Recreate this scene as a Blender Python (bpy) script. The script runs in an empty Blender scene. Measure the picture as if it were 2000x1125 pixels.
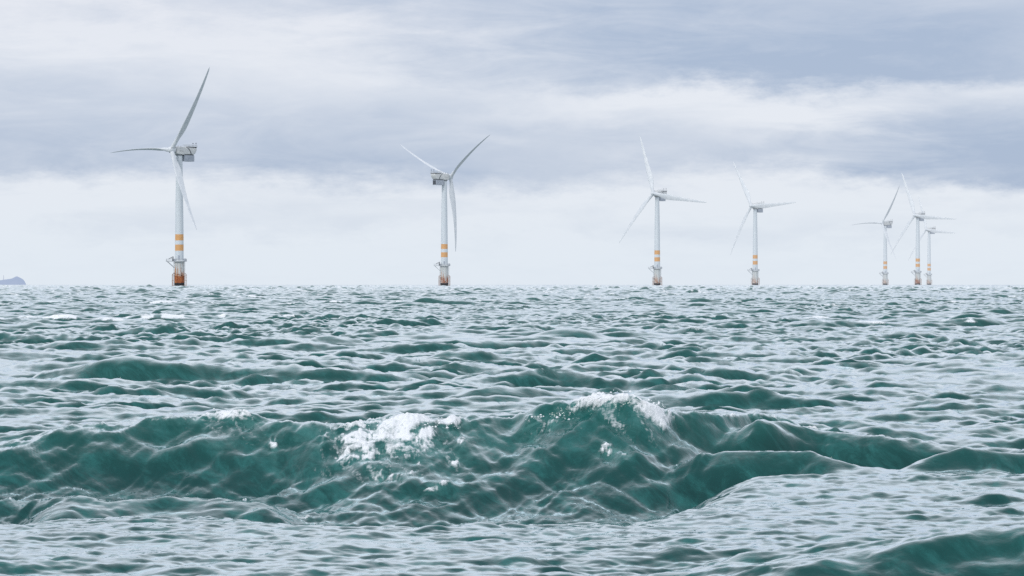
import bpy, bmesh, math, random
import numpy as np
from mathutils import Vector, Matrix, noise as mnoise

random.seed(7)
SC = bpy.context.scene
COL = SC.collection
F = 5000.0            # focal length in pixels of a 2000 px wide picture
CAMH = 1.8
EARTH = 6.371e6
HX, HY = 1000.0, 553.0

# ------------------------------------------------------------------ helpers
class NT:
    """tiny wrapper for building node trees"""
    def __init__(s, nt):
        s.nt = nt; s.n = nt.nodes; s.l = nt.links
    def add(s, t, **kw):
        n = s.n.new(t)
        for k, v in kw.items(): setattr(n, k, v)
        return n
    def put(s, sock, v):
        if isinstance(v, bpy.types.NodeSocket): s.l.new(v, sock)
        elif isinstance(v, (tuple, list)) and len(v) == 3 and sock.type == 'RGBA': sock.default_value = (*v, 1)
        else: sock.default_value = v
    def m(s, op, a, b=None, c=None, clamp=False):
        n = s.add('ShaderNodeMath', operation=op, use_clamp=clamp)
        s.put(n.inputs[0], a)
        if b is not None: s.put(n.inputs[1], b)
        if c is not None: s.put(n.inputs[2], c)
        return n.outputs[0]
    def smooth(s, v, a, b, lo=0.0, hi=1.0):
        n = s.add('ShaderNodeMapRange', interpolation_type='SMOOTHSTEP')
        s.put(n.inputs[0], v); s.put(n.inputs[1], a); s.put(n.inputs[2], b)
        s.put(n.inputs[3], lo); s.put(n.inputs[4], hi)
        return n.outputs[0]
    def lin(s, v, a, b, lo=0.0, hi=1.0):
        n = s.add('ShaderNodeMapRange')
        s.put(n.inputs[0], v); s.put(n.inputs[1], a); s.put(n.inputs[2], b)
        s.put(n.inputs[3], lo); s.put(n.inputs[4], hi)
        return n.outputs[0]
    def mix(s, f, a, b, blend='MIX'):
        n = s.add('ShaderNodeMix', data_type='RGBA', blend_type=blend)
        s.put(n.inputs[0], f); s.put(n.inputs[6], a); s.put(n.inputs[7], b)
        return n.outputs[2]
    def noise(s, vec, scale, detail=4, rough=0.5, dist=0.0):
        n = s.add('ShaderNodeTexNoise')
        s.put(n.inputs['Vector'], vec); n.inputs['Scale'].default_value = scale
        n.inputs['Detail'].default_value = detail; n.inputs['Roughness'].default_value = rough
        n.inputs['Distortion'].default_value = dist
        return n.outputs['Fac']
    def comb(s, x, y, z):
        n = s.add('ShaderNodeCombineXYZ')
        for i, v in enumerate((x, y, z)): s.put(n.inputs[i], v)
        return n.outputs[0]
    def sep(s, v):
        n = s.add('ShaderNodeSeparateXYZ'); s.put(n.inputs[0], v)
        return n.outputs
    def vscale(s, v, sx, sy, sz):
        n = s.add('ShaderNodeVectorMath', operation='MULTIPLY')
        s.put(n.inputs[0], v); n.inputs[1].default_value = (sx, sy, sz)
        return n.outputs[0]

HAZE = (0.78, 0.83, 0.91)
def material(name):
    m = bpy.data.materials.new(name); m.use_nodes = True
    t = NT(m.node_tree); t.n.clear()
    return m, t
def finish(t, shader, haze=True):
    """link to the output; distance haze is painted in as an emission mix, by an amount stored on the object"""
    out = t.add('ShaderNodeOutputMaterial')
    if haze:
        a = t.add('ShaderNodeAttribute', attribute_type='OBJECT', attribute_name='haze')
        e = t.add('ShaderNodeEmission'); e.inputs[0].default_value = (*HAZE, 1); e.inputs[1].default_value = 1.0  # haze colour put into the material as a glow
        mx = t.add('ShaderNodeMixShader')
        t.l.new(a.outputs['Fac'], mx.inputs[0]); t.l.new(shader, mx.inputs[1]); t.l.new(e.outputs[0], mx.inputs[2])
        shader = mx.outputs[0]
    t.l.new(shader, out.inputs['Surface'])
def pbsdf(t, color, rough=0.5, spec=0.5, normal=None, metal=0.0):
    b = t.add('ShaderNodeBsdfPrincipled')
    t.put(b.inputs['Base Color'], color); t.put(b.inputs['Roughness'], rough)
    b.inputs['Specular IOR Level'].default_value = spec
    b.inputs['Metallic'].default_value = metal
    if normal is not None: t.put(b.inputs['Normal'], normal)
    return b.outputs[0]

def obj(name, bm_or_mesh, mat, parent=None, smooth=False):
    if isinstance(bm_or_mesh, bmesh.types.BMesh):
        me = bpy.data.meshes.new(name)
        bmesh.ops.recalc_face_normals(bm_or_mesh, faces=bm_or_mesh.faces)
        bm_or_mesh.to_mesh(me); bm_or_mesh.free()
    else: me = bm_or_mesh
    if mat and not me.materials: me.materials.append(mat)
    if smooth:
        me.shade_smooth()
    o = bpy.data.objects.new(name, me); COL.objects.link(o)
    if parent is not None: o.parent = parent
    return o

def bx(bm, x0, x1, y0, y1, z0, z1, bev=0.0):
    r = bmesh.ops.create_cube(bm, size=1.0)
    vs = r['verts']
    for v in vs:
        v.co = Vector(((x0 + x1) / 2 + v.co.x * (x1 - x0), (y0 + y1) / 2 + v.co.y * (y1 - y0), (z0 + z1) / 2 + v.co.z * (z1 - z0)))
    if bev > 0:
        es = list({e for v in vs for e in v.link_edges})
        bmesh.ops.bevel(bm, geom=es, offset=bev, segments=2, affect='EDGES', profile=0.7)
def tube(bm, p, q, r, r2=None, n=8, cap=True):
    p = Vector(p); q = Vector(q); d = q - p
    L = d.length
    if L < 1e-6: return
    R = d.to_track_quat('Z', 'Y').to_matrix().to_4x4()
    bmesh.ops.create_cone(bm, cap_ends=cap, segments=n, radius1=r, radius2=r if r2 is None else r2, depth=L,
                          matrix=Matrix.Translation((p + q) / 2) @ R)
def lathe(bm, prof, n=48, cap=True):
    rings = []
    for r, z in prof:
        rings.append([bm.verts.new((r * math.cos(2 * math.pi * i / n), r * math.sin(2 * math.pi * i / n), z)) for i in range(n)])
    for a, b in zip(rings, rings[1:]):
        for i in range(n):
            bm.faces.new((a[i], a[(i + 1) % n], b[(i + 1) % n], b[i]))
    if cap:
        bm.faces.new(list(reversed(rings[0]))); bm.faces.new(rings[-1])
    return rings
def prism(bm, poly, y0, y1):
    """polygon in x-z extruded along y"""
    a = [bm.verts.new((x, y0, z)) for x, z in poly]; b = [bm.verts.new((x, y1, z)) for x, z in poly]
    n = len(poly)
    fs = [bm.faces.new(a), bm.faces.new(list(reversed(b)))]
    for i in range(n): bm.faces.new((a[i], b[i], b[(i + 1) % n], a[(i + 1) % n]))
    return a + b

def tag(o, label=None, cat=None, group=None, kind=None):
    if label: o['label'] = label
    if cat: o['category'] = cat
    if group: o['group'] = group
    if kind: o['kind'] = kind
    return o

# ------------------------------------------------------------------ camera
cam = bpy.data.cameras.new('camera')
cam.sensor_width = 36.0; cam.lens = 36.0 * F / 2000.0
cam.clip_start = 0.5; cam.clip_end = 60000
co = bpy.data.objects.new('camera', cam); COL.objects.link(co)
co.location = (0, 0, CAMH)
co.rotation_euler = (math.radians(90) - math.atan(9.5 / F), 0, 0)
SC.camera = co

# ------------------------------------------------------------------ world: overcast sky
SUN_EL, SUN_AZ = math.radians(34), math.radians(-148)     # azimuth from +Y, positive to the right
def build_world():
    w = bpy.data.worlds.new('World'); SC.world = w; w.use_nodes = True
    t = NT(w.node_tree); t.n.clear()
    tc = t.add('ShaderNodeTexCoord'); D = tc.outputs['Generated']
    x, y, z = t.sep(D)
    sky = t.add('ShaderNodeTexSky', sky_type='NISHITA'); sky.sun_disc = False
    sky.sun_elevation = SUN_EL; sky.sun_rotation = SUN_AZ
    skyc = t.add('ShaderNodeVectorMath', operation='SCALE'); t.l.new(sky.outputs[0], skyc.inputs[0]); skyc.inputs['Scale'].default_value = 0.10
    az = t.m('ARCTAN2', x, y); el = t.m('ARCSINE', z)
    U = t.m('MULTIPLY', az, 5.0)           # 0.001 rad * 5 -> units of 1000 px of the 2000 px picture
    V = t.m('MULTIPLY', el, 5.0)           # height above the horizon, same unit
    # warp
    vec = t.comb(t.m('MULTIPLY', U, 1.0), t.m('MULTIPLY', V, 3.2), 0.0)
    w1 = t.noise(vec, 2.2, 6, 0.58)
    w2 = t.noise(t.comb(t.m('MULTIPLY', U, 1.0), t.m('MULTIPLY', V, 2.4), 3.7), 9.0, 9, 0.68)
    w3 = t.noise(t.comb(t.m('MULTIPLY', U, 1.0), t.m('MULTIPLY', V, 5.0), 9.1), 3.4, 8, 0.62, 0.6)
    Vw = t.m('ADD', V, t.m('ADD', t.m('MULTIPLY', t.m('SUBTRACT', w1, 0.5), 0.16), t.m('MULTIPLY', t.m('SUBTRACT', w2, 0.5), 0.065)))
    Uw = t.m('ADD', U, t.m('MULTIPLY', t.m('SUBTRACT', w3, 0.5), 0.5))
    # decks of cloud: (centre azimuth, half width, lower edge, softness low, upper edge, softness up, slope, weight)
    decks = [
        (0.62, 0.75, 0.375, 0.045, 0.47, 0.17, 0.00, 0.95),    # the dark shelf across the upper right
        (0.00, 0.40, 0.400, 0.10, 0.50, 0.12, -0.05, 0.30),
        (-0.92, 0.55, 0.205, 0.05, 0.25, 0.22, 0.00, 0.72),    # left lower deck
        (-0.30, 0.42, 0.185, 0.06, 0.22, 0.17, 0.00, 0.80),   # centre lower deck
        (0.12, 0.28, 0.190, 0.05, 0.24, 0.10, 0.05, 0.50),
        (0.98, 0.42, 0.185, 0.045, 0.26, 0.15, -0.02, 0.95),    # right lower deck
        (0.52, 0.34, 0.200, 0.05, 0.24, 0.09, -0.02, 0.55),
        (0.30, 1.20, 0.500, 0.10, 0.62, 0.30, 0.00, 0.45),     # grey top
        (-0.75, 0.60, 0.330, 0.10, 0.36, 0.12, 0.00, 0.22),
        (-0.45, 0.5, 0.10, 0.05, 0.125, 0.05, 0.02, 0.16), (0.55, 0.5, 0.075, 0.05, 0.10, 0.05, -0.01, 0.14),
        (-0.25, 0.5, 0.30, 0.05, 0.335, 0.10, 0.10, 0.30), (0.15, 0.35, 0.26, 0.04, 0.28, 0.06, 0.05, 0.22),
    ]
    dark = None
    for cu, hw, lo, sl, up, su, slope, wt in decks:
        du = t.m('ABSOLUTE', t.m('SUBTRACT', Uw, cu))
        a = t.smooth(du, hw * 0.25, hw * 1.25, 1.0, 0.0)
        v = t.m('SUBTRACT', Vw, t.m('MULTIPLY', t.m('SUBTRACT', U, cu), slope)) if slope else Vw
        b = t.smooth(v, lo - sl * 0.5, lo + sl * 0.7)
        c = t.smooth(v, up, up + su, 1.0, 0.0)
        d = t.m('MULTIPLY', t.m('MULTIPLY', a, b), t.m('MULTIPLY', c, wt))
        dark = d if dark is None else t.m('SUBTRACT', 1.0, t.m('MULTIPLY', t.m('SUBTRACT', 1.0, dark), t.m('SUBTRACT', 1.0, d)))
    # the rest of the sky, outside what the lens saw: broken grey decks
    big = t.noise(t.comb(U, t.m('MULTIPLY', V, 2.0), 5.0), 0.8, 6, 0.55)
    rest = t.m('MULTIPLY', t.smooth(big, 0.42, 0.68), 0.55)
    outside = t.m('MAXIMUM', t.smooth(V, 0.60, 0.95), t.smooth(t.m('ABSOLUTE', U), 1.15, 1.6))
    lowclear = t.smooth(V, 0.05, 0.22)
    rest = t.m('MULTIPLY', t.m('MULTIPLY', rest, outside), lowclear)
    dark = t.m('ADD', t.m('MULTIPLY', dark, t.m('SUBTRACT', 1.0, t.m('MULTIPLY', outside, 0.7))), rest)
    # cloud texture
    tex = t.m('MULTIPLY', t.m('SUBTRACT', w3, 0.5), t.smooth(V, 0.02, 0.25, 0.22, 0.80))
    tex2 = t.m('MULTIPLY', t.m('SUBTRACT', w2, 0.5), t.smooth(V, 0.0, 0.2, 0.12, 0.40))
    dark = t.m('ADD', dark, t.m('ADD', tex, tex2), clamp=True)
    light = t.mix(t.smooth(V, 0.0, 0.30), (0.775, 0.845, 0.925), (0.80, 0.835, 0.905))
    light = t.mix(t.smooth(V, 0.35, 0.7), light, (0.79, 0.81, 0.88))
    c = t.mix(dark, light, (0.410, 0.500, 0.660))
    # the overcast brightens towards the zenith, as overcast skies do
    c = t.mix(t.smooth(el, 0.12, 0.5, 0.0, 0.45), c, (0.80, 0.85, 0.93))
    gain = t.add('ShaderNodeVectorMath', operation='SCALE'); t.l.new(c, gain.inputs[0])
    t.l.new(t.m('ADD', t.smooth(el, 0.13, 0.75, 1.0, 1.30), 0.0), gain.inputs['Scale']); c = gain.outputs[0]
    # below the horizon (never seen, sea covers it)
    c = t.mix(t.smooth(z, -0.02, -0.002, 1.0, 0.0), c, (0.10, 0.20, 0.22))
    c = t.mix(0.05, c, skyc.outputs[0])
    bg = t.add('ShaderNodeBackground'); t.l.new(c, bg.inputs[0]); bg.inputs[1].default_value = 1.0
    out = t.add('ShaderNodeOutputWorld'); t.l.new(bg.outputs[0], out.inputs[0])
build_world()

sun = bpy.data.lights.new('sun', 'SUN'); sun.energy = 1.3; sun.angle = math.radians(14); sun.color = (1.0, 0.965, 0.91)
so = bpy.data.objects.new('sun', sun); COL.objects.link(so)
dvec = Vector((math.sin(SUN_AZ) * math.cos(SUN_EL), math.cos(SUN_AZ) * math.cos(SUN_EL), math.sin(SUN_EL)))
so.rotation_euler = dvec.to_track_quat('Z', 'Y').to_euler()

# ------------------------------------------------------------------ sea surface
def tile(L, N, lmin, lmax, wind, spread, rms, seed, kp=None, power=4.0, foc=3):
    """periodic random wave field by inverse FFT: height and the two horizontal (choppy) displacements"""
    rng = np.random.default_rng(seed)
    k1 = np.fft.fftfreq(N, L / N) * 2 * np.pi
    kx, ky = np.meshgrid(k1, k1, indexing='xy')
    k = np.hypot(kx, ky); k[0, 0] = 1
    P = k ** -power
    if kp: P *= np.exp(-1.1 * (kp / k) ** 2.5)
    P[(k < 2 * np.pi / lmax) | (k > 2 * np.pi / lmin)] = 0
    P[0, 0] = 0
    c = (kx * wind[0] + ky * wind[1]) / k
    P *= (1 - spread) * np.abs(c) ** foc * (c > 0) + spread * (0.25 + 0.75 * c * c)
    H = np.sqrt(P) * (rng.standard_normal((N, N)) + 1j * rng.standard_normal((N, N)))
    h = np.fft.ifft2(H)
    s = rms / h.real.std()
    h = h.real * s
    dx = np.fft.ifft2(1j * kx / k * H).real * s
    dy = np.fft.ifft2(1j * ky / k * H).real * s
    return h.astype(np.float32), dx.astype(np.float32), dy.astype(np.float32)

def sample(T, L, X, Y):
    N = T[0].shape[0]
    u = (X / L * N) % N; v = (Y / L * N) % N
    i = np.floor(u).astype(np.int32); j = np.floor(v).astype(np.int32)
    fu = (u - i).astype(np.float32); fv = (v - j).astype(np.float32)
    i %= N; j %= N; i2 = (i + 1) % N; j2 = (j + 1) % N
    a = (1 - fu) * (1 - fv); b = fu * (1 - fv); c = (1 - fu) * fv; d = fu * fv
    return [t[j, i] * a + t[j, i2] * b + t[j2, i] * c + t[j2, i2] * d for t in T]

def vnoise(X, Y, seed, octaves=4, rough=0.5):
    """value noise with smooth interpolation, roughly -1..1"""
    rng = np.random.default_rng(seed)
    out = np.zeros_like(X, dtype=np.float32); amp = 1.0; tot = 0
    for o in range(octaves):
        g = rng.uniform(-1, 1, (256, 256)).astype(np.float32)
        u = X * (2 ** o) + 17.3 * o; v = Y * (2 ** o) + 5.1 * o
        i = np.floor(u); j = np.floor(v); fu = u - i; fv = v - j
        i = i.astype(np.int64) % 256; j = j.astype(np.int64) % 256; i2 = (i + 1) % 256; j2 = (j + 1) % 256
        fu = fu * fu * (3 - 2 * fu); fv = fv * fv * (3 - 2 * fv)
        out += amp * (g[j, i] * (1 - fu) * (1 - fv) + g[j, i2] * fu * (1 - fv) + g[j2, i] * (1 - fu) * fv + g[j2, i2] * fu * fv).astype(np.float32)
        tot += amp; amp *= rough
    return out / tot * 1.6

def sst(x): x = np.clip(x, 0, 1); return x * x * (3 - 2 * x)

def wx(px, d): return (px - HX) / F * d
def wz(py, d): return CAMH - (py - HY) / F * d

# ridges: crest line as (pixel x, pixel y, distance); front length, back length, trough level
RIDGES = [
    # the big breaking wave
    dict(pts=[(-300, 905, 26), (0, 868, 26.2), (150, 835, 26.6), (300, 822, 27.0), (440, 806, 27.2), (540, 822, 27.0), (650, 836, 26.6), (800, 826, 26.6),
              (900, 832, 26.8), (1000, 826, 27.0), (1100, 792, 27.0), (1180, 774, 26.9), (1240, 780, 26.8), (1300, 812, 26.9), (1400, 808, 27.6),
              (1480, 812, 28.2), (1560, 838, 28.4), (1680, 855, 28.5), (1800, 868, 28.5), (1900, 880, 28.6), (2300, 905, 29)],
         Lf=2.3, Lb=3.6, zt=-0.46, pw=1.75),
    # shoulder running in front of it on the right
    dict(pts=[(1230, 960, 25.6), (1330, 878, 25.8), (1450, 880, 25.8), (1580, 876, 25.6), (1680, 905, 25.4), (1760, 914, 25.4), (1880, 868, 25.5), (2000, 882, 25.6), (2300, 900, 26)],
         Lf=0.60, Lb=0.9, zt=-0.24, pw=1.1, mode='max'),
    # folds on the left of the face
    dict(pts=[(20, 1005, 24.1), (80, 990, 24.1), (140, 978, 24.1), (200, 985, 24.1), (300, 1000, 24.1), (400, 995, 24.2), (470, 985, 24.3), (600, 1010, 24.1)], Lf=0.5, Lb=1.0, zt=-0.46, pw=0.9, mode='max'),
    # the big wave's crest carrying on to the right
    dict(pts=[(1340, 815, 27.2), (1440, 808, 27.3), (1520, 818, 27.4), (1600, 836, 27.5), (1700, 846, 27.5), (1800, 858, 27.5), (1900, 868, 27.5), (2050, 880, 27.5)],
         Lf=0.55, Lb=1.2, zt=-0.10, pw=1.1, mode='max'),
    # the one behind on the left
    dict(pts=[(-200, 770, 44), (60, 768, 44), (135, 741, 44.5), (180, 752, 44.5), (300, 759, 44), (400, 776, 43.5), (520, 792, 43)],
         Lf=0.6, Lb=1.6, zt=0.02, pw=1.2),
    # the swell rising at the bottom right
    dict(pts=[(1000, 1140, 17), (1150, 1112, 17), (1400, 1075, 17), (1600, 1040, 17), (1850, 1005, 17.2), (2000, 985, 17.2), (2400, 950, 17)],
         Lf=1.2, Lb=2.4, zt=-0.32, pw=1.1, mode='bottom'),
]
# foam laid on the big wave: (pixel x, metres before (-) or behind (+) the crest, half width px, half depth m, strength)
FOAM = [
    (1200, 0.02, 105, 0.32, 1.0), (1270, -0.05, 45, 0.35, 0.9), (1130, 0.05, 40, 0.2, 0.7), (1290, -0.30, 22, 0.25, 0.7),
    (760, -0.22, 145, 0.58, 0.88), (690, -0.72, 50, 0.15, 1.2), (800, -0.40, 70, 0.24, 0.95), (850, -0.08, 80, 0.14, 0.85), (700, -0.15, 60, 0.14, 0.85), (650, -0.05, 60, 0.15, 0.6), (870, 0.0, 50, 0.15, 0.7),
    (440, 0.03, 90, 0.16, 0.85), (455, 0.10, 22, 0.22, 0.8),
    (760, -1.22, 60, 0.14, 0.85), (740, -1.05, 40, 0.1, 0.5), (815, -0.90, 10, 0.22, 0.75), (860, -1.62, 35, 0.07, 0.7), (900, -0.55, 14, 0.08, 0.9), (892, -0.80, 10, 0.08, 0.8),
    (1190, -0.95, 26, 0.07, 0.75), (1215, -1.02, 16, 0.06, 0.7), (533, -0.55, 9, 0.22, 0.7), (430, -0.62, 34, 0.04, 0.45),
    (560, -2.45, 130, 0.05, 0.5), (640, -2.6, 60, 0.04, 0.5), (980, -2.3, 60, 0.03, 0.35), (1560, 0.02, 60, 0.05, 0.6), (600, -0.02, 60, 0.10, 0.6), (200, 0.02, 60, 0.05, 0.45), (320, 0.02, 50, 0.07, 0.5),
    (1070, -0.32, 55, 0.13, 0.62), (1040, -0.45, 25, 0.08, 0.6), (1460, 0.03, 110, 0.10, 0.75), (1900, 0.04, 60, 0.06, 0.5),
]

def build_sea():
    # rows: spacing grows with distance
    d = 8.0; rows = []
    while d < 9500:
        rows.append(d)
        s = max(0.03, d * d / (2560 * 1.8) * 0.35)
        cap = 0.17 if d < 180 else 0.17 * (d / 180) ** 1.35
        d += min(s, cap)
    rows = np.array(rows, dtype=np.float64)
    th = np.concatenate([-np.linspace(0.235, 0.62, 60)[::-1], np.linspace(-0.232, 0.232, 1150), np.linspace(0.235, 0.62, 60)])
    TH, DD = np.meshgrid(th, rows)
    X = (DD * TH).astype(np.float32); Y = DD.astype(np.float32)
    X0 = X.astype(np.float32); Y0 = Y.astype(np.float32)
    wdir = lambda a: (math.sin(math.radians(a)), -math.cos(math.radians(a)))
    LA, LB, LC = 163.0, 41.7, 9.3
    A = tile(LA, 1024, 1.5, 40, wdir(10), 0.10, 0.080, 3, kp=2 * math.pi / 5.0, foc=7)
    B = tile(LB, 1024, 0.35, 3.0, wdir(-12), 0.08, 0.036, 11, kp=2 * math.pi / 1.7, power=3.9, foc=7)
    LE = 23.9
    E_ = tile(LE, 1024, 0.12, 0.8, wdir(20), 0.22, 0.0165, 19, power=3.4, foc=3)
    C = tile(LC, 512, 0.05, 0.45, wdir(25), 0.4, 0.0062, 23, power=3.7)
    def rot(a): c, s = math.cos(a), math.sin(a); return X * c + Y * s, -X * s + Y * c
    # calm the open spectrum where the big wave stands
    near = np.where(Y > 26, np.exp(-((Y - 26) / 6.0) ** 2), 1.0)
    a = sample(A, LA, X, Y)
    x2, y2 = rot(0.37); b = sample(B, LB, x2, y2)
    cb, sb = math.cos(0.37), math.sin(0.37)
    bdx = b[1] * cb - b[2] * sb; bdy = b[1] * sb + b[2] * cb
    gust = (0.85 + 0.45 * vnoise(X / 11.0, Y / 16.0, 5, 3)).astype(np.float32)
    x3, y3 = rot(-0.8); c_ = sample(C, LC, x3, y3)
    cc, sc_ = math.cos(-0.8), math.sin(-0.8)
    cdx = c_[1] * cc - c_[2] * sc_; cdy = c_[1] * sc_ + c_[2] * cc
    wA = ((1 - 0.8 * near) * (1.0 + 0.45 * vnoise(X / 34.0, Y / 60.0, 9, 2)) * (1 + 0.9 * sst((Y - 150) / 900)) * (0.45 + 0.55 * sst((Y - 40) / 60))).astype(np.float32)
    wB = (gust * (1 - 0.35 * near) * (1 - 0.45 * sst((Y - 18.5) / 1.5) * sst((25.0 - Y) / 1.0))).astype(np.float32) * np.clip(1.25 - Y0 / 900, 0.6, 1.0)
    wC = (gust * np.clip(1.3 - Y0 / 60, 0, 1)).astype(np.float32)
    b[0] += 5.0 * (b[0] ** 2 - 0.0013); a[0] += 1.5 * (a[0] ** 2 - 0.006)      # sharper crests, flatter troughs
    x4, y4 = rot(-0.2); e = sample(E_, LE, x4, y4)
    e[0] += 9.0 * (e[0] ** 2 - 0.00027)
    ce, se = math.cos(-0.2), math.sin(-0.2)
    edx = e[1] * ce - e[2] * se; edy = e[1] * se + e[2] * ce
    wE = (gust ** 1.5 * np.clip(1.25 - Y0 / 450, 0, 1)).astype(np.float32)
    # small ripples ride mostly on the fronts and crests of the bigger waves
    wE *= (1 - 0.45 * np.exp(-((Y - 26.0) / 1.6) ** 2)) * (0.75 + 3.5 * np.clip(b[0] * wB, -0.1, 0.12)).astype(np.float32)
    Z = a[0] * wA + b[0] * wB + c_[0] * wC + e[0] * wE
    right = sst((X / Y * F + HX - 1250) / 260).astype(np.float32)
    Z -= (0.20 * sst((24.8 - Y) / 2.0) * (1 - 0.25 * right)).astype(np.float32)
    # cusped wind chop: long thin crests crossing at a shallow angle
    def ridged(u, v, seed, oc):
        return (1 - np.abs(vnoise(u, v, seed, oc, 0.55))) ** 2
    sl = vnoise(X / 3.0, Y / 3.0, 90, 2)
    r1 = ridged((X + 0.10 * Y) / 1.15 + 0.3 * sl, (Y - 0.22 * X) / 0.62 + 0.4 * sl, 91, 4)
    r2 = ridged((X - 0.2 * Y) / 0.55 + 0.4 * sl, (Y + 0.30 * X) / 0.30, 93, 3)
    onface = (np.exp(-((Y - 26.0) / 1.6) ** 2)).astype(np.float32)
    flat = (sst((Y - 18.5) / 1.5) * sst((25.0 - Y) / 1.0)).astype(np.float32)
    wR = (gust * (1 - 0.5 * onface) * (1 - 0.45 * flat) * np.clip(1.2 - Y0 / 500, 0.15, 1)).astype(np.float32)
    Z += wR * (0.046 * (r1 - 0.6) + 0.016 * (r2 - 0.6) * np.clip(1.3 - Y0 / 150, 0, 1))
    CH = 1.3
    DX = -(a[1] * wA * CH + bdx * wB * 1.1 + edx * wE * 0.9 + cdx * wC * 0.8)
    DY = -(a[2] * wA * CH + bdy * wB * 1.1 + edy * wE * 0.9 + cdy * wC * 0.8)
    # waves lean towards the lens: steep fronts, long gentle backs
    lean = 0.9 * a[0] * wA * (a[0] > -0.1) + 0.9 * b[0] * wB + 0.6 * e[0] * wE
    DY -= lean
    foam = np.zeros_like(Z)
    smoothness = np.zeros_like(Z)
    wob1 = vnoise(X / 1.1, Y / 1.6, 31, 4)
    wob2 = vnoise(X / 0.45, Y / 0.8, 33, 3)
    for ri, R in enumerate(RIDGES):
        pts = np.array(R['pts'], dtype=float)
        px = X / Y * F + HX
        dc = np.interp(px, pts[:, 0], pts[:, 2]); py = np.interp(px, pts[:, 0], pts[:, 1])
        # smooth the crest line a little
        zc = CAMH - (py - HY) / F * dc
        end = sst((px - pts[0, 0]) / (450 if R.get('mode') == 'bottom' else 150)) * sst((pts[-1, 0] - px) / 150)
        t = Y - dc + 0.16 * wob1 + 0.05 * wob2
        Lf = R['Lf'] * (1 + 0.18 * vnoise(X / 2.3, Y * 0 + ri, 41 + ri, 2)); Lb = R['Lb']; zt = R['zt'] + (0.12 * right if ri == 0 else 0)
        if ri == 0: Lf = Lf * (1 - 0.50 * right)
        s = np.clip((t + Lf) / Lf, 0, 1)
        front = zt + (zc - zt) * (s ** R['pw'] * (1.55 - 0.55 * s ** 2))
        front = zt + (zc - zt) * np.minimum(1.0, s ** R['pw'] * (1.35 - 0.35 * s ** 2))
        back = zc * (1 - sst(t / Lb))
        pre = zt * (1 - sst((-t - Lf) / 3.2))
        z = np.where(t > 0, back, np.where(t > -Lf, front, pre)) * end
        # round the crest a touch
        if ri == 0:
            Z0 = Z.copy() * 0 + z.astype(np.float32)
            Z += z
        elif R.get('mode') == 'max':
            m = sst((t + Lf) / (0.5 * Lf)) * (1 - sst(t / Lb)) * end
            k_ = 0.05                                  # soft maximum
            dlt = (z + 0.8 * (Z - Z0)) - Z
            Z += m * 0.5 * (dlt + np.sqrt(dlt * dlt + k_ * k_) - k_ * 0.6)
        elif R.get('mode') == 'bottom':
            Z += (z - 0.0) * sst((24 - Y) / 2.5)
        else:
            Z += z * (1 - near * 0.6)
        if ri == 0:
            T0, S0, ZC0 = t.copy(), s, zc
            # long oblique furrows drawn up the face
            face = sst((t + Lf + 0.5) / 0.6) * (1 - sst((t - 0.1) / 0.5))
            fur = vnoise((X * 0.9 + t * 1.1) / 0.42, (t - X * 0.22) / 1.1, 51, 4, 0.55)
            fur2 = 1 - 2 * np.abs(vnoise((X * 0.8 - t * 0.9) / 0.9, (t + X * 0.3) / 1.3, 57, 3, 0.5))
            fan = (X - (1150 - HX) / F * 27) * (1 + 0.25 * t)
            str1 = vnoise((fan + 0.55 * t) / 0.10, t / 1.1, 81, 3, 0.6); str2 = vnoise((X * 0.8 - 0.7 * t) / 0.16, (t + 0.5 * X) / 1.3, 83, 3, 0.6)
            Z += face * (0.030 * fur + 0.034 * (fur2 - 0.2) + 0.017 * str1 + 0.020 * str2)
            smoothness = np.maximum(smoothness, face)
            lip = np.exp(-((t - 0.02) / 0.20) ** 2) * np.clip((zc - 0.25) / 0.3, 0, 1) * end
            DY -= 0.16 * lip
            Z += 0.02 * lip
    # foam on the big wave
    pxm = X / Y * F + HX
    lum = vnoise(X / 0.16, T0 / 0.13, 61, 4, 0.6); lum2 = vnoise(X / 0.07, Y / 0.10, 63, 3, 0.6)
    lace = 1 - np.abs(vnoise(X / 0.20 + 0.5 * lum2, T0 / 0.17, 67, 3, 0.55)) * 2.0
    Th = T0 + 0.10 * vnoise(X / 0.5, Y / 0.7, 69, 3)
    fb = np.zeros_like(Z)
    for (fx, ft, hw, hd, st) in FOAM:
        g = st * np.exp(-(((pxm - fx) / hw) ** 2) ** 1.3 - (((Th - ft) / hd) ** 2) ** 1.1)
        fb = np.maximum(fb, g)
    near0 = (np.abs(Y - 26.5) < 4)
    f0 = sst((fb + 0.40 * lum * fb ** 0.4 + 0.45 * (lace - 0.55) * fb ** 0.4 - 0.28) / 0.60) * near0 * (fb > 0.05)
    stk = np.zeros_like(Z)
    for fx, t0, t1, hw, st in ((760, -1.5, -0.4, 150, 0.42), (1210, -1.0, -0.1, 110, 0.34), (450, -0.8, -0.05, 90, 0.26), (1075, -0.9, -0.2, 60, 0.25)):
        stk = np.maximum(stk, st * np.exp(-(((pxm - fx) / hw) ** 2)) * sst((Th - t0) / 0.5) * (1 - sst((Th - t1) / 0.2)))
    sv = vnoise((X + 0.5 * T0) / 0.07, T0 / 0.45, 95, 4, 0.6)
    foam = np.maximum(foam, stk * sst((sv + 0.15) / 0.5) * near0)
    foam = np.maximum(foam, f0 * np.clip(0.48 + 0.48 * fb, 0, 1))
    aer = np.clip(fb * 1.2, 0, 1) ** 0.6 * near0
    Z += f0 * (0.022 + 0.026 * lum + 0.005 * lum2)
    DY -= f0 * (0.03 * lum)
    # scattered whitecaps on sharp crests of the open sea
    steep = Z - 0.0
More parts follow.
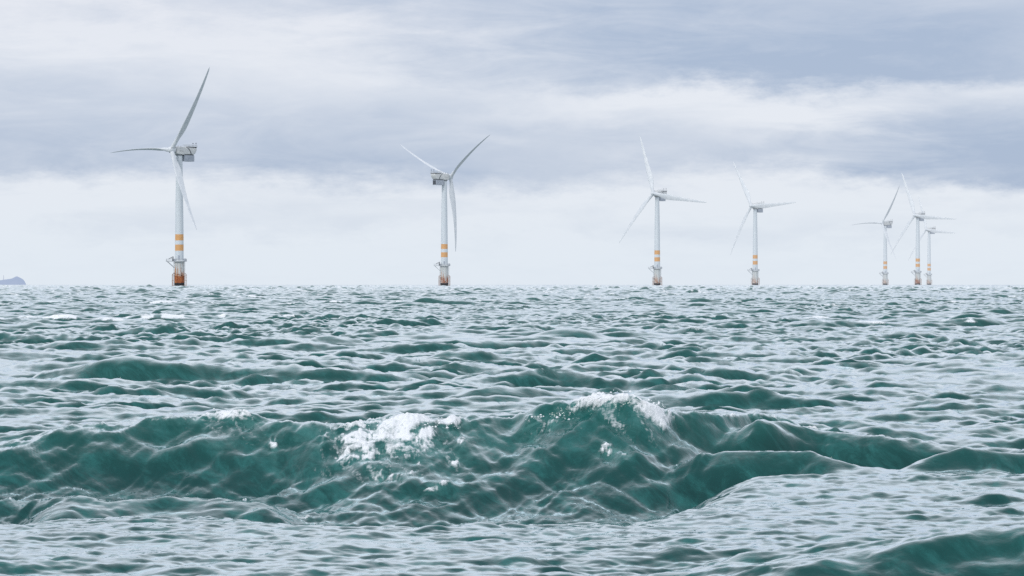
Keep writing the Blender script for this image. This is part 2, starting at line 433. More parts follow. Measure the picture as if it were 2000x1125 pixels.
    wc = sst((a[0] * wA + b[0] * wB - 0.16) / 0.06) * sst((vnoise(X / 6.0, Y / 7.0, 71, 3) - 0.15) / 0.3) * sst((vnoise(X / 0.5, Y / 0.9, 73, 3) + 0.15) / 0.5)
    wc *= (Y > 70) * sst((DY * -1 - 0.10) / 0.12)
    foam = np.maximum(foam, wc * 0.8)
    for tx, td in ((350.3, 1378.), (867.9, 1716.), (1283.6, 2039.), (1475.0, 2366.)):
        rr = np.hypot(X - wx(tx, td), (Y - td + 2.0) * 0.7)
        foam = np.maximum(foam, np.exp(-(rr / 5.0) ** 2) * 0.9 * (np.abs(Y - td) < 15))
    Z = Z - (Y0.astype(np.float64) ** 2 + X ** 2) / (2 * EARTH)
    co_ = np.stack([X + DX, Y + DY, Z], axis=-1).reshape(-1, 3).astype(np.float32)
    nr, nc = X.shape
    me = bpy.data.meshes.new('sea')
    nv = nr * nc; nf = (nr - 1) * (nc - 1)
    idx = np.arange(nv, dtype=np.int32).reshape(nr, nc)
    quads = np.stack([idx[:-1, :-1], idx[:-1, 1:], idx[1:, 1:], idx[1:, :-1]], axis=-1).reshape(-1)
    me.vertices.add(nv); me.loops.add(nf * 4); me.polygons.add(nf)
    me.vertices.foreach_set('co', co_.ravel())
    me.loops.foreach_set('vertex_index', quads)
    me.polygons.foreach_set('loop_start', np.arange(0, nf * 4, 4, dtype=np.int32))
    me.update(calc_edges=True)
    at = me.attributes.new('foam', 'FLOAT', 'POINT'); at.data.foreach_set('value', np.clip(foam, 0, 1).astype(np.float32).ravel())
    at = me.attributes.new('calm', 'FLOAT', 'POINT'); at.data.foreach_set('value', np.clip(smoothness, 0, 1).astype(np.float32).ravel())
    at = me.attributes.new('aerated', 'FLOAT', 'POINT'); at.data.foreach_set('value', aer.astype(np.float32).ravel())
    me.shade_smooth()

    m, t = material('sea_water')
    g = t.add('ShaderNodeNewGeometry'); P = g.outputs['Position']
    x, y, z = t.sep(P)
    fa = t.add('ShaderNodeAttribute', attribute_name='foam').outputs['Fac']
    # fine capillary ripples
    n1 = t.noise(t.vscale(P, 1, 1.5, 1), 16, 4, 0.6, 0.3)
    n2 = t.noise(t.vscale(P, 1, 1.3, 1), 3.2, 4, 0.6, 0.2)
    hsum = t.m('ADD', t.m('MULTIPLY', n1, 0.0022), t.m('MULTIPLY', n2, 0.010))
    bp = t.add('ShaderNodeBump'); bp.inputs['Strength'].default_value = 0.8; bp.inputs['Distance'].default_value = 1.0
    t.l.new(hsum, bp.inputs['Height'])
    deep = (0.0025, 0.044, 0.042); thin = (0.004, 0.082, 0.070)
    col = t.mix(t.smooth(z, -0.4, 0.7), deep, thin)
    col = t.mix(t.m('MULTIPLY', t.noise(P, 0.35, 3, 0.5), 0.35), col, (0.006, 0.050, 0.058))
    bodyn = t.noise(t.comb(t.m('ADD', x, t.m('MULTIPLY', z, 0.8)), y, t.m('MULTIPLY', z, 0.4)), 3.0, 7, 0.7, 0.5)
    col = t.mix(t.smooth(bodyn, 0.42, 0.70), col, (0.018, 0.115, 0.110))
    ae = t.add('ShaderNodeAttribute', attribute_name='aerated').outputs['Fac']
    col = t.mix(t.m('MULTIPLY', t.m('MULTIPLY', ae, 0.9), t.smooth(t.noise(P, 5.0, 5, 0.65, 0.6), 0.38, 0.68)), col, (0.07, 0.20, 0.19))
    fr = t.add('ShaderNodeFresnel'); fr.inputs['IOR'].default_value = 1.34; t.l.new(bp.outputs[0], fr.inputs['Normal'])
    fk = t.m('ADD', t.smooth(fr.outputs[0], 0.03, 0.52, 0.0, 0.92), t.m('MULTIPLY', fr.outputs[0], 0.55), clamp=True)
    df = t.add('ShaderNodeBsdfDiffuse'); t.l.new(col, df.inputs[0]); t.l.new(bp.outputs[0], df.inputs['Normal'])
    gl = t.add('ShaderNodeBsdfGlossy'); gl.inputs['Color'].default_value = (0.89, 0.97, 0.985, 1); gl.inputs['Roughness'].default_value = 0.05
    t.l.new(bp.outputs[0], gl.inputs['Normal'])
    wm = t.add('ShaderNodeMixShader'); t.l.new(fk, wm.inputs[0]); t.l.new(df.outputs[0], wm.inputs[1]); t.l.new(gl.outputs[0], wm.inputs[2])
    water = wm.outputs[0]
    fn = t.noise(P, 24, 5, 0.65)
    wb = t.noise(t.vscale(P, 1, 1.2, 1.6), 4.6, 5, 0.6, 0.8)
    web = t.m('SUBTRACT', 1.0, t.m('MULTIPLY', t.m('ABSOLUTE', t.m('SUBTRACT', wb, 0.5)), 7.0))
    vv = t.m('ADD', t.m('MULTIPLY', fa, 1.05), t.m('ADD', t.m('MULTIPLY', web, 0.32), t.m('MULTIPLY', t.m('SUBTRACT', fn, 0.5), 0.9)))
    fm = t.m('MULTIPLY', t.smooth(vv, 0.34, 1.10), t.smooth(fa, 0.02, 0.25))
    bf = t.add('ShaderNodeBump'); bf.inputs['Strength'].default_value = 0.7; bf.inputs['Distance'].default_value = 0.03
    t.l.new(fn, bf.inputs['Height'])
    fo = pbsdf(t, (0.80, 0.83, 0.86), 0.75, 0.2, bf.outputs[0])
    mx = t.add('ShaderNodeMixShader'); t.l.new(fm, mx.inputs[0]); t.l.new(water, mx.inputs[1]); t.l.new(fo, mx.inputs[2])
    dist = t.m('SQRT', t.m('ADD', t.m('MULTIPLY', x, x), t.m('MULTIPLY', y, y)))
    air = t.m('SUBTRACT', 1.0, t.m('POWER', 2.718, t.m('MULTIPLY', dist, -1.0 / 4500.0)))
    he = t.add('ShaderNodeEmission'); he.inputs[0].default_value = (*HAZE, 1)  # distance haze over the sea, painted into its material as emission
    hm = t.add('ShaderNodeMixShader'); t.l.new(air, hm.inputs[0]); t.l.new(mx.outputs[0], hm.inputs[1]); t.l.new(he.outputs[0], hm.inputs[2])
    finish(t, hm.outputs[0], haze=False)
    o = obj('sea', me, m)
    tag(o, 'choppy teal green sea with a breaking wave in front', kind='structure')
    return o
build_sea()

# ------------------------------------------------------------------ drops thrown off the breaking crest
def build_spray():
    rng = random.Random(12)
    bm = bmesh.new()
    src = [(1120, 1300, 776, 26.8, 150, 0.10), (410, 500, 806, 27.1, 45, 0.07), (640, 900, 828, 26.5, 90, 0.06), (1020, 1120, 812, 26.4, 35, 0.05)]
    for x0, x1, y, d, n, hh in src:
        for k in range(n):
            px = rng.uniform(x0, x1); c = (px - (x0 + x1) / 2) / (x1 - x0) * 2
            yy = y + (18 * c * c if n > 100 else 8 * c * c) - rng.expovariate(1 / 4.5) + 3
            rad = 0.0025 + 0.010 * rng.random() ** 3
            dd = d + rng.uniform(-0.25, 0.1)
            bmesh.ops.create_icosphere(bm, subdivisions=1, radius=rad, matrix=Matrix.Translation((wx(px, dd), dd, wz(yy, dd))) @ Matrix.Diagonal((1.3, 1, rng.uniform(0.7, 1.2), 1)))
    m, t = material('spray_foam')
    g = t.add('ShaderNodeNewGeometry'); n = t.noise(g.outputs['Position'], 40, 3)
    finish(t, pbsdf(t, t.mix(n, (0.75, 0.79, 0.82), (0.85, 0.88, 0.9)), 0.5), haze=False)
    o = obj('spray', bm, m, smooth=True)
    tag(o, 'white drops of spray above the breaking wave crest', 'spray', kind='stuff')
build_spray()

# ------------------------------------------------------------------ materials for the turbines
def mat_paint():
    m, t = material('pale_grey_paint')
    tc = t.add('ShaderNodeTexCoord'); P = tc.outputs['Object']
    n = t.noise(t.vscale(P, 1, 1, 0.12), 0.9, 5, 0.6)
    c = t.mix(t.smooth(n, 0.35, 0.75, 0.0, 0.5), (0.66, 0.70, 0.73), (0.52, 0.57, 0.61))
    finish(t, pbsdf(t, c, 0.45, 0.4)); return m
def mat_tower():
    m, t = material('tower_paint_with_orange_bands')
    tc = t.add('ShaderNodeTexCoord'); P = tc.outputs['Object']
    x, y, z = t.sep(P)
    n = t.noise(t.vscale(P, 1, 1, 0.10), 0.8, 5, 0.6)
    c = t.mix(t.smooth(n, 0.35, 0.75, 0.0, 0.45), (0.60, 0.65, 0.69), (0.46, 0.52, 0.57))
    # flange seams
    seam = t.m('PINGPONG', t.m('ADD', z, 3.0), 12.4)
    c = t.mix(t.smooth(seam, 0.0, 0.10, 0.35, 0.0), c, (0.25, 0.28, 0.30))
    st = t.noise(t.vscale(P, 3.0, 3.0, 0.15), 1.2, 4, 0.6)
    orange = t.mix(t.smooth(st, 0.35, 0.7), (0.68, 0.36, 0.13), (0.58, 0.34, 0.17))
    ang = t.m('ARCTAN2', y, x)
    rib = t.m('PINGPONG', t.m('MULTIPLY', ang, 7.0), 0.5)
    orange = t.mix(t.smooth(rib, 0.0, 0.14, 0.35, 0.0), orange, (0.45, 0.26, 0.12))
    for lo, hi in ((24.9, 28.2), (19.4, 22.7)):
        k = t.m('MULTIPLY', t.m('GREATER_THAN', z, lo), t.m('LESS_THAN', z, hi))
        c = t.mix(k, c, orange)
    finish(t, pbsdf(t, c, 0.45, 0.4)); return m
def mat_tp():
    m, t = material('weathered_base_paint')
    tc = t.add('ShaderNodeTexCoord'); P = tc.outputs['Object']
    x, y, z = t.sep(P)
    rust = t.add('ShaderNodeAttribute', attribute_type='OBJECT', attribute_name='rust').outputs['Fac']
    blot = t.noise(P, 0.55, 6, 0.65, 0.4)
    streak = t.noise(t.vscale(P, 1.6, 1.6, 0.16), 1.0, 5, 0.6, 0.3)
    fine = t.noise(t.vscale(P, 1.0, 1.0, 0.5), 2.2, 5, 0.7)
    c = t.mix(fine, (0.60, 0.63, 0.63), (0.47, 0.50, 0.51))
    # how far the rust has climbed
    up = t.m('ADD', t.smooth(z, 13.0, 3.5, 0.0, 0.20), t.m('MULTIPLY', rust, 0.16))
    k = t.smooth(t.m('ADD', streak, up), 0.70, 0.82)
    c = t.mix(t.m('MULTIPLY', k, 0.9), c, t.mix(fine, (0.30, 0.10, 0.035), (0.52, 0.24, 0.08)))
    k2 = t.smooth(t.m('ADD', blot, up), 0.80, 0.88)
    c = t.mix(k2, c, (0.13, 0.055, 0.035))
    # lower orange sleeve, faded or worn through
    low = t.m('MULTIPLY', t.smooth(t.m('ADD', z, t.m('MULTIPLY', blot, 0.8)), 5.9, 6.2, 1.0, 0.0), t.smooth(t.m('ADD', rust, t.m('MULTIPLY', t.m('SUBTRACT', streak, 0.5), 1.2)), 0.35, 0.65))
    sleeve = t.mix(t.smooth(streak, 0.33, 0.50), (0.64, 0.27, 0.09), (0.20, 0.05, 0.022))
    sleeve = t.mix(t.smooth(fine, 0.45, 0.7, 0.0, 0.6), sleeve, (0.70, 0.26, 0.06))
    c = t.mix(t.m('MULTIPLY', low, 0.95), c, sleeve)
    # marine growth at the waterline
    wl = t.smooth(t.m('ADD', z, t.m('MULTIPLY', t.m('SUBTRACT', blot, 0.5), 1.4)), 1.9, 2.3, 1.0, 0.0)
    c = t.mix(wl, c, (0.018, 0.020, 0.024))
    finish(t, pbsdf(t, c, 0.7, 0.3)); return m
def mat_plain(name, c1, c2, rough=0.5, scale=1.2, metal=0.0):
    m, t = material(name)
    tc = t.add('ShaderNodeTexCoord'); n = t.noise(tc.outputs['Object'], scale, 5, 0.6)
    c = t.mix(t.smooth(n, 0.35, 0.65), c1, c2)
    finish(t, pbsdf(t, c, rough, 0.4, metal=metal)); return m
M = dict(paint=mat_paint(), tower=mat_tower(), tp=mat_tp(),
         dark=mat_plain('dark_grey_metal', (0.035, 0.045, 0.06), (0.06, 0.07, 0.09)),
         steel=mat_plain('galvanised_steel', (0.50, 0.53, 0.55), (0.34, 0.37, 0.40), 0.5),
         housing=mat_plain('nacelle_gelcoat', (0.66, 0.67, 0.66), (0.54, 0.56, 0.57), 0.5, 0.7),
         box=mat_plain('transformer_box_paint', (0.40, 0.44, 0.50), (0.32, 0.36, 0.42), 0.5, 0.7),
         rusty=mat_plain('rusty_steel', (0.30, 0.12, 0.05), (0.45, 0.42, 0.40), 0.7, 1.5),
         blade=mat_plain('blade_gelcoat', (0.66, 0.69, 0.72), (0.58, 0.62, 0.66), 0.5, 0.35))

# ------------------------------------------------------------------ turbine parts (metres, z=0 at sea level)
HUBZ, OVER, TILT, RB = 73.5, 5.6, math.radians(6.0), 50.5

def blade_mesh(name, pitch_deg, bend_t, bend_a):
    """root at origin, span along +Z, local X = upwind, -Y = direction of turn seen from the front"""
    bm = bmesh.new()
    NS, NP = 44, 20
    rings = []
    chord_r = [0, 1.0, 3, 6, 9, 12, 16, 22, 30, 38, 44, 48, 49.8, 50.5]
    chord_c = [2.3, 2.3, 2.35, 2.9, 3.6, 3.85, 3.6, 2.95, 2.25, 1.65, 1.2, 0.85, 0.5, 0.12]
    thick_t = [1.0, 1.0, 0.92, 0.62, 0.40, 0.32, 0.29, 0.26, 0.24, 0.23, 0.22, 0.22, 0.22, 0.22]
    twist_d = [13, 13, 13, 12.5, 11.5, 10, 8, 5.5, 3.2, 1.6, 0.6, 0, -0.3, -0.3]
    for i in range(NS):
        q = i / (NS - 1); r = RB * (q ** 1.15 if q < 0.9 else q ** 1.15)
        c = np.interp(r, chord_r, chord_c) * (1 + 0.16 * min(1, r / 12)); tr = np.interp(r, chord_r, thick_t); tw = np.interp(r, chord_r, twist_d)
        beta = math.radians(pitch_deg + tw)
        ring = []
        blend = min(1, max(0, (r - 1.5) / 7.5)); blend = blend * blend * (3 - 2 * blend)
        for j in range(NP):
            a = 2 * math.pi * j / NP
            # ellipse (root) blending into an aerofoil with its axis at 30 % chord
            ex, ey = 0.5 * math.cos(a), 0.5 * math.sin(a) * tr
            xx = 0.5 * (1 - math.cos(a))                 # 0 leading edge .. 1 trailing edge
            yt = 5 * tr * (0.2969 * math.sqrt(xx) - 0.126 * xx - 0.3516 * xx ** 2 + 0.2843 * xx ** 3 - 0.1036 * xx ** 4)
            camb = 0.10 * xx * (1 - xx) * (1 if True else 0)
            ax, ay = 0.32 - xx, (yt if math.sin(a) >= 0 else -yt) * 0.5 * 2 / 2 + camb
            u = (ex * (1 - blend) + ax * blend) * c; v = (ey * (1 - blend) + ay * blend) * c
            # u along the chord towards the leading edge, v across
            cy = -math.cos(beta); cx = math.sin(beta)       # chord direction (leading edge) in X,Y
            px_ = u * cx + v * math.cos(beta); py_ = u * cy + v * math.sin(beta)
            s = r / RB
            off_y = -(bend_t * (s * s - s)); off_x = bend_a * s * s
            ring.append(bm.verts.new((px_ + off_x, py_ + off_y, r)))
        rings.append(ring)
    for a, b in zip(rings, rings[1:]):
        for j in range(NP): bm.faces.new((a[j], a[(j + 1) % NP], b[(j + 1) % NP], b[j]))
    bm.faces.new(list(reversed(rings[0]))); bm.faces.new(rings[-1])
    bmesh.ops.recalc_face_normals(bm, faces=bm.faces)
    me = bpy.data.meshes.new(name); bm.to_mesh(me); bm.free(); me.shade_smooth(); me.materials.append(M['blade'])
    return me
BLADES = {'feather': blade_mesh('blade', 90, 5.0, 0.0), 'feather_rear': blade_mesh('blade', 90, 6.0, -2.0), 'run': blade_mesh('blade', 6, 1.2, -2.2)}

def auto_smooth(me, ang=35):
    me.shade_smooth()
    bm = bmesh.new(); bm.from_mesh(me)
    for e in bm.edges:
        if len(e.link_faces) == 2 and e.calc_face_angle(0) > math.radians(ang): e.smooth = False
    bm.to_mesh(me); bm.free()

def make_turbine():
    root = bpy.data.objects.new('wind_turbine', None); COL.objects.link(root)
    # tower ------------------------------------------------
    bm = bmesh.new()
    lathe(bm, [(2.36, 14.2), (2.36, 14.45), (2.32, 14.5), (2.28, 26), (2.16, 38), (1.98, 51), (1.78, 63), (1.62, 70.2), (1.75, 70.25), (1.75, 70.6)], 48)
    o = obj('tower', bm, M['tower'], root); auto_smooth(o.data)
    bm = bmesh.new(); bx(bm, -0.5, 0.5, -2.43, -2.2, 14.5, 16.9, 0.03)
    d = obj('door', bm, M['box'], o)
    # transition piece ------------------------------------
    bm = bmesh.new()
    lathe(bm, [(2.75, -6), (2.75, 5.7), (2.86, 5.72), (2.86, 5.95), (2.72, 6.0), (2.70, 13.25), (2.9, 13.3), (2.9, 13.55)], 48)
    tp = obj('transition_piece', bm, M['tp'], root); auto_smooth(tp.data)
    # boat landings: two fender tubes with a ladder between, either side
    for a in (math.radians(200), math.radians(-15)):
        ca, sa = math.cos(a), math.sin(a)
        def P(r, w, z): return (r * ca - w * sa, r * sa + w * ca, z)
        bm = bmesh.new()
        for w in (-0.9, 0.9):
            tube(bm, P(3.75, w, -3), P(3.75, w, 6.6), 0.14)
            tube(bm, P(3.75, w, 6.6), P(2.7, w, 7.4), 0.12)
            for z in (0.8, 3.4, 5.9): tube(bm, P(2.6, w, z), P(3.75, w, z), 0.09)
        obj('boat_landing', bm, M['rusty'], tp)
        bm = bmesh.new()
        for w in (-0.28, 0.28): tube(bm, P(3.2, w, -2), P(3.2, w, 13.4), 0.045, n=6)
        z = -1.8
        while z < 13.3:
            tube(bm, P(3.2, -0.28, z), P(3.2, 0.28, z), 0.02, n=5); z += 0.3
        obj('ladder', bm, M['steel'], tp)
    for ang in (-70, -110):
        bm = bmesh.new()
        a = math.radians(ang)
        tube(bm, (2.85 * math.cos(a), 2.85 * math.sin(a), -4), (2.85 * math.cos(a), 2.85 * math.sin(a), 13.2), 0.14)
        obj('cable_pipe', bm, M['tp'], tp)
    # platform ---------------------------------------------
    bm = bmesh.new()
    n = 40; outline = []
    for i in range(n):
        a = 2 * math.pi * i / n; outline.append((4.0 * math.cos(a), 4.0 * math.sin(a)))
    poly = [p for p in outline if p[0] > -3.2] 
    poly.sort(key=lambda p: math.atan2(p[1], p[0]))
    poly = poly + [(-7.0, 2.2), (-7.0, -2.2)]
    vs = [bm.verts.new((x, y, 13.55)) for x, y in poly]; f = bm.faces.new(vs)
    r = bmesh.ops.extrude_face_region(bm, geom=[f])
    for v in r['geom']:
        if isinstance(v, bmesh.types.BMVert): v.co.z = 13.85
    pf = obj('platform', bm, M['steel'], root)
    bm = bmesh.new(); m_ = len(poly)
    for i in range(m_):
        p, q = poly[i], poly[(i + 1) % m_]
        p = (p[0] * 0.985, p[1] * 0.985); q = (q[0] * 0.985, q[1] * 0.985)
        L = math.hypot(q[0] - p[0], q[1] - p[1]); k = max(1, round(L / 1.2))
        for j in range(k):
            x = p[0] + (q[0] - p[0]) * j / k; y = p[1] + (q[1] - p[1]) * j / k
            tube(bm, (x, y, 13.85), (x, y, 15.0), 0.045, n=5)
        for z in (14.4, 15.0): tube(bm, (*p, z), (*q, z), 0.04, n=5)
    obj('railing', bm, M['steel'], pf)
    for s in (-1, 1):
        bm = bmesh.new(); tube(bm, (-6.4, 1.6 * s, 13.55), (-2.7, 1.1 * s, 10.2), 0.11, n=6)
        obj('brace', bm, M['steel'], pf)
    # davit crane on the platform
    bm = bmesh.new()
    tube(bm, (-3.2, -1.2, 13.85), (-3.2, -1.2, 16.3), 0.22); tube(bm, (-3.2, -1.2, 16.2), (-5.6, -1.6, 14.9), 0.15)
    tube(bm, (-3.2, -1.2, 15.0), (-4.4, -1.4, 15.6), 0.08); bx(bm, -3.6, -2.7, -1.6, -0.8, 13.85, 14.9, 0.05)
    obj('crane', bm, M['dark'], pf)
    for b_ in ((2.6, 3.5, -1.0, 0.6, 13.85, 15.2, 0.05), (-2.6, -1.6, -3.2, -2.4, 13.85, 14.9, 0.04)):
        bm = bmesh.new(); bx(bm, *b_)
        obj('equipment_cabinet', bm, M['box'], pf)
    # nacelle (own frame: +X upwind, origin on the tower axis at hub height) ----------
    nac = obj('nacelle', nacelle_mesh(), M['housing'], root)
    nac.location = (0, 0, HUBZ)
    auto_smooth(nac.data, 30)
    bm = bmesh.new(); lathe(bm, [(1.72, -2.92), (2.05, -2.7), (2.05, -2.2)], 40)
    obj('yaw_collar', bm, M['dark'], nac)
    # swept dark intake slot on both flanks
    for s in (-1, 1):
        bm = bmesh.new()
        pts = [(-3.0, 1.75), (-4.2, 1.2), (-5.3, 0.2), (-6.1, -1.0), (-6.4, -1.95)]
        for (x0, z0), (x1, z1) in zip(pts, pts[1:]):
            w = 0.42
            prism(bm, [(x0, z0), (x1, z1), (x1 - w * 1.3, z1), (x0 - w, z0)], s * 2.02, s * 2.12)
        bmesh.ops.remove_doubles(bm, verts=bm.verts, dist=0.001)
        obj('air_intake', bm, M['dark'], nac)
    for s in (-1, 1):
        bm = bmesh.new(); bx(bm, -1.6, 1.8, s * 2.05 - 0.03, s * 2.05 + 0.03, -0.62, -0.48)
        obj('side_vent', bm, M['dark'], nac)
    bm = bmesh.new()
    bx(bm, -10.9, -4.9, -1.9, 1.9, 1.62, 1.98, 0.05)
    obj('deck_gap', bm, M['dark'], nac)
    bm = bmesh.new(); bx(bm, -11.1, -4.2, -2.2, 2.2, 1.98, 2.14)
    deck = obj('hoist_deck', bm, M['steel'], nac)
    bm = bmesh.new()
    cs = [(-4.3, -2.1), (-11.0, -2.1), (-11.0, 2.1), (-4.3, 2.1)]
    for (x0, y0), (x1, y1) in zip(cs, cs[1:] + cs[:1]):
        k = max(2, round(math.hypot(x1 - x0, y1 - y0) / 1.1))
        for j in range(k): tube(bm, (x0 + (x1 - x0) * j / k, y0 + (y1 - y0) * j / k, 2.14), (x0 + (x1 - x0) * j / k, y0 + (y1 - y0) * j / k, 3.15), 0.05, n=5)
        for z in (2.65, 3.15): tube(bm, (x0, y0, z), (x1, y1, z), 0.04, n=5)
    obj('railing', bm, M['steel'], deck)
    for y0 in (-1.2, 1.2):
        bm = bmesh.new()
        tube(bm, (-10.9, y0, 2.14), (-10.9, y0, 4.2), 0.07, n=6); tube(bm, (-10.9, y0 - 0.35, 4.05), (-10.9, y0 + 0.35, 4.05), 0.05, n=5)
        bx(bm, -11.05, -10.75, y0 - 0.42, y0 - 0.2, 4.0, 4.3); bx(bm, -11.05, -10.75, y0 + 0.2, y0 + 0.42, 4.0, 4.25)
        obj('weather_mast', bm, M['dark'], nac)
    for x0 in (1.9, -0.4, -2.4):
        bm = bmesh.new(); tube(bm, (x0, -1.4, 1.85), (x0, -1.4, 2.55), 0.16, 0.12, n=8)
        obj('warning_light', bm, M['dark'], nac)
    # transformer container slung under the tail
    bm = bmesh.new(); bx(bm, -9.2, -2.1, -1.75, 1.75, -5.85, -2.55, 0.06)
    for k in range(7):
        bx(bm, -8.9 + k * 0.98, -8.86 + k * 0.98, -1.79, 1.79, -5.7, -2.7)
    cont = obj('transformer_box', bm, M['box'], nac)
    bm = bmesh.new(); bx(bm, -9.26, -9.2, -1.4, 1.4, -5.6, -2.8)
    obj('louvre', bm, M['dark'], cont)
    bm = bmesh.new(); bx(bm, -9.0, -2.4, -1.5, 1.5, -2.55, -2.15)
    obj('hanger', bm, M['dark'], nac)
    # hub --------------------------------------------------
    bm = bmesh.new()
    prof = [(0.05, 2.15), (0.6, 2.05), (1.15, 1.7), (1.55, 1.1), (1.72, 0.3), (1.75, -0.6), (1.68, -1.4), (1.55, -1.9)]
    rings = lathe(bm, list(reversed(prof)), 40)
    for v in bm.verts:            # lathe axis z -> x
        v.co = Vector((v.co.z, v.co.y, -v.co.x))
    hub = obj('hub', bm, M['blade'], root); auto_smooth(hub.data, 50)
    bm = bmesh.new(); tube(bm, (-2.6, 0, 0), (-1.85, 0, 0), 1.25, n=24)
    obj('rotor_collar', bm, M['dark'], hub)
    for k in range(3):
        a = 2 * math.pi * (k + 0.5) / 3
        c, s = math.cos(a), math.sin(a)
        bm = bmesh.new(); tube(bm, (0.95, 1.40 * c, 1.40 * s), (1.08, 1.60 * c, 1.60 * s), 0.28, n=12)
        obj('hub_hatch', bm, M['dark'], hub)
    return root

def nacelle_mesh():
    """stations along X, each a rounded box section"""
    bm = bmesh.new()
    st = [  # x, half width, z low, z high, corner
        (3.35, 1.25, -1.35, 1.35, 1.0), (3.2, 1.75, -1.85, 1.75, 1.0), (2.6, 2.0, -2.2, 1.86, 0.8), (1.5, 2.05, -2.5, 1.88, 0.6), (0.0, 2.06, -2.65, 1.88, 0.5),
        (-1.6, 2.06, -2.6, 1.88, 0.5), (-2.4, 2.06, -2.25, 1.88, 0.5), (-4.5, 2.05, -2.15, 1.86, 0.45), (-6.5, 2.03, -2.12, 1.75, 0.45), (-8.6, 1.98, -2.1, 1.68, 0.45), (-9.4, 1.95, -1.9, 1.66, 0.45),
        (-10.2, 1.9, -1.0, 1.62, 0.45), (-10.8, 1.85, 0.1, 1.60, 0.4), (-11.0, 1.7, 0.5, 1.45, 0.3)]
    rings = []
    for x, hw, z0, z1, c in st:
        ring = []
        for (cx, cz, a0) in ((hw - c, z1 - c, 0), (-hw + c, z1 - c, 90), (-hw + c, z0 + c, 180), (hw - c, z0 + c, 270)):
            for k in range(5):
                a = math.radians(a0 + k * 22.5)
                ring.append(bm.verts.new((x, cx + c * math.cos(a), max(z0, min(z1, cz + c * math.sin(a))))))
        rings.append(ring)
    n = len(rings[0])
    for a, b in zip(rings, rings[1:]):
        for j in range(n): bm.faces.new((a[j], a[(j + 1) % n], b[(j + 1) % n], b[j]))
    bm.faces.new(rings[0]); bm.faces.new(list(reversed(rings[-1])))
    bmesh.ops.recalc_face_normals(bm, faces=bm.faces)
    return bm

def copy_tree(o, parent=None):
    c = o.copy(); COL.objects.link(c)
    if parent is not None: c.parent = parent
    for ch in [q for q in SC.objects if q.parent is o]: copy_tree(ch, c)
    return c
def all_children(o):
    out = []
    for ch in o.children: out.append(ch); out += all_children(ch)
    return out

PROTO = make_turbine()
# tower pixel x, distance, yaw of the rotor axis, phase of the first blade, blade kind, haze, rust, label
TURB = [
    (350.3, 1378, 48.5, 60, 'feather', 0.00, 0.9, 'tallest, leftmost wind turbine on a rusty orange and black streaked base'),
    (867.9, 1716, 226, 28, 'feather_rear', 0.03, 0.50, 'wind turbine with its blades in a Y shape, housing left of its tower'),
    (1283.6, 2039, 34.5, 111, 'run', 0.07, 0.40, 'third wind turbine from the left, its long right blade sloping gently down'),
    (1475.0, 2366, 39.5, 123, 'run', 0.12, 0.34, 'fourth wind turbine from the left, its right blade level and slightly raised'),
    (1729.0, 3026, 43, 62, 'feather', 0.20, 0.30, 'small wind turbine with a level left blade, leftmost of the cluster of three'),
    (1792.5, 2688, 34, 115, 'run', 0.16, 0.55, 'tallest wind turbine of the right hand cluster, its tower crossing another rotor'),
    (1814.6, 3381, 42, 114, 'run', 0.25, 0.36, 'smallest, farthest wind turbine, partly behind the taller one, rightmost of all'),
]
for i, (px, d, yaw, ph, kind, hz, rust, label) in enumerate(TURB):
    root = PROTO if i == 0 else None
    if root is None:
        root = copy_tree(PROTO)
        for ch in [c for c in root.children if c.name.split('.')[0] == 'blade']:
            bpy.data.objects.remove(ch)
    root.location = (wx(px, d), d, -d * d / (2 * EARTH))
    tag(root, label, 'wind turbine', 'offshore wind turbines')
    # bearing of the turbine from the camera turns the picture-plane yaw a little
    bear = math.atan2(wx(px, d), d)
    ps = math.radians(yaw) + bear
    a0 = Vector((-math.sin(ps), -math.cos(ps), 0)); z = Vector((0, 0, 1))
    ax = (a0 * math.cos(TILT) + z * math.sin(TILT)).normalized()
    up = (z * math.cos(TILT) - a0 * math.sin(TILT)).normalized()
    s = up.cross(ax)
    hubpos = a0 * OVER + z * HUBZ
    base = {c.name.split('.')[0]: c for c in root.children}
    base['nacelle'].rotation_euler = (0, 0, math.atan2(a0.y, a0.x))
    hm = Matrix((( ax.x, ax.cross(up).x * -1, up.x), (ax.y, ax.cross(up).y * -1, up.y), (ax.z, ax.cross(up).z * -1, up.z)))
    hrot = Matrix((ax, up.cross(ax), up)).transposed()
    # turn the hub with the blades
    hrot = hrot @ Matrix.Rotation(math.radians(ph - 90), 3, 'X')
    base['hub'].location = hubpos; base['hub'].rotation_euler = hrot.to_euler()
    for k in range(3):
        th = math.radians(ph + 120 * k)
        r = (s * math.cos(th) + up * math.sin(th)).normalized()
        Y = r.cross(ax)
        o = bpy.data.objects.new('blade', BLADES[kind]); COL.objects.link(o); o.parent = root
        o.location = hubpos + r * 1.1
        o.rotation_euler = Matrix((ax, Y, r)).transposed().to_euler()
        o.scale = (1, 1, 0.978)
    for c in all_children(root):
        c['haze'] = hz * 0.7; c['rust'] = rust

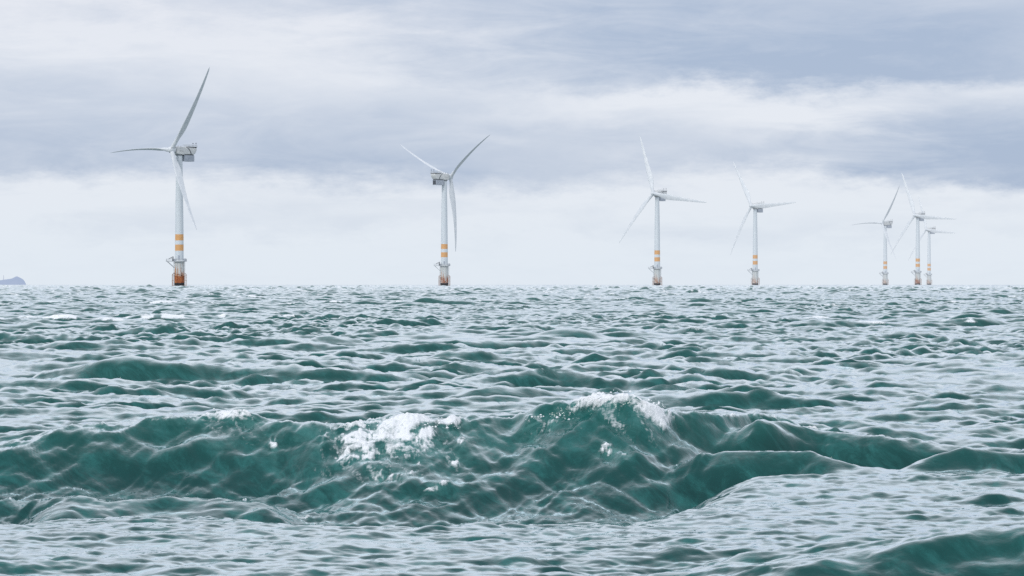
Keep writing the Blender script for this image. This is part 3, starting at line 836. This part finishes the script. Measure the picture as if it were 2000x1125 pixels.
# ------------------------------------------------------------------ far headland and its light tower
def build_headland():
    D = 9000.0
    drop = D * D / (2 * EARTH)
    prof = [(-900, 548), (-500, 541), (-260, 546), (-120, 543), (-60, 548), (-8, 546.5), (3, 547.0), (10, 545.3), (18, 545.0), (26, 542.5), (31, 539.6), (35, 540.0), (40, 542.6), (45, 545), (48, 549), (50.5, 554), (53, 560)]
    xs = np.array([p[0] for p in prof], float); ys = np.array([p[1] for p in prof], float)
    bm = bmesh.new(); grid = []
    px = np.concatenate([np.linspace(-900, -60, 60), np.linspace(-58, 56, 140)])
    rng = random.Random(4)
    for j, v in enumerate(np.linspace(-1, 1, 17)):
        row = []
        for x in px:
            ht = (HY - np.interp(x, xs, ys)) * D / F + CAMH + drop
            ht += 1.1 * mnoise.noise(Vector((x * 0.21, v * 2.0, 1.7))) * min(1, max(0, (50 - x) / 6))
            k = math.cos(v * math.pi / 2) ** 0.6 * (1 + 0.12 * mnoise.noise(Vector((x * 0.06, v * 3, 5.0))) * abs(v))
            row.append(bm.verts.new((wx(x, D + v * 90), D + v * 90, ht * k - 0.5)))
        grid.append(row)
    for a, b in zip(grid, grid[1:]):
        for i in range(len(px) - 1): bm.faces.new((a[i], a[i + 1], b[i + 1], b[i]))
    m, t = material('distant_headland')
    tc = t.add('ShaderNodeTexCoord'); n = t.noise(tc.outputs['Object'], 0.02, 6, 0.6)
    c = t.mix(t.smooth(n, 0.4, 0.6), (0.055, 0.075, 0.05), (0.16, 0.15, 0.13))
    finish(t, pbsdf(t, c, 0.9, 0.2))
    # bluish distance haze, painted into the headland material as emission
    for nn in t.n:
        if nn.type == 'EMISSION': nn.inputs[0].default_value = (0.46, 0.56, 0.78, 1)
    o = obj('hills', bm, m, smooth=True); tag(o, 'pale blue rocky headland low on the far horizon', kind='structure')
    o.location.z = -drop; o['haze'] = 0.80
    bm = bmesh.new()
    H0, H1 = 11, (HY - 537.4) * D / F + CAMH + drop
    rad = 0.8 * D / F
    lathe(bm, [(rad * 1.25, 0), (rad, H1 * 0.55), (rad * 0.85, H1 - 4.5), (rad * 1.2, H1 - 4.4), (rad * 1.2, H1 - 3.9)], 20)
    w = obj('lighthouse', bpy.data.meshes.new('x'), None) if False else None
    tower = bpy.data.objects.new('lighthouse', None); COL.objects.link(tower)
    tower.location = (wx(7, D), D, -drop)
    tag(tower, 'thin pale grey light tower standing on the far headland at the left edge', 'lighthouse')
    m2, t2 = material('hazy_tower'); tc = t2.add('ShaderNodeTexCoord'); n = t2.noise(tc.outputs['Object'], 0.3, 3)
    finish(t2, pbsdf(t2, t2.mix(n, (0.45, 0.45, 0.45), (0.3, 0.3, 0.32)), 0.7))
    for nn in t2.n:
        if nn.type == 'EMISSION': nn.inputs[0].default_value = (0.58, 0.64, 0.76, 1)  # the tower's haze is painted in the same way, a little greyer
    sh = obj('shaft', bm, m2, tower, smooth=False); sh['haze'] = 0.8
    bm = bmesh.new(); lathe(bm, [(rad * 0.7, H1 - 3.9), (rad * 0.7, H1 - 1.4), (rad * 0.85, H1 - 1.3), (0.1, H1)], 16)
    ln = obj('lantern', bm, m2, tower); ln['haze'] = 0.8
build_headland()

# ------------------------------------------------------------------ render settings
SC.view_settings.view_transform = 'Standard'; SC.view_settings.look = 'None'; SC.view_settings.exposure = 0; SC.view_settings.gamma = 1
SC.render.engine = 'CYCLES'
SC.cycles.use_denoising = False
SC.cycles.max_bounces = 5; SC.cycles.diffuse_bounces = 2; SC.cycles.glossy_bounces = 3
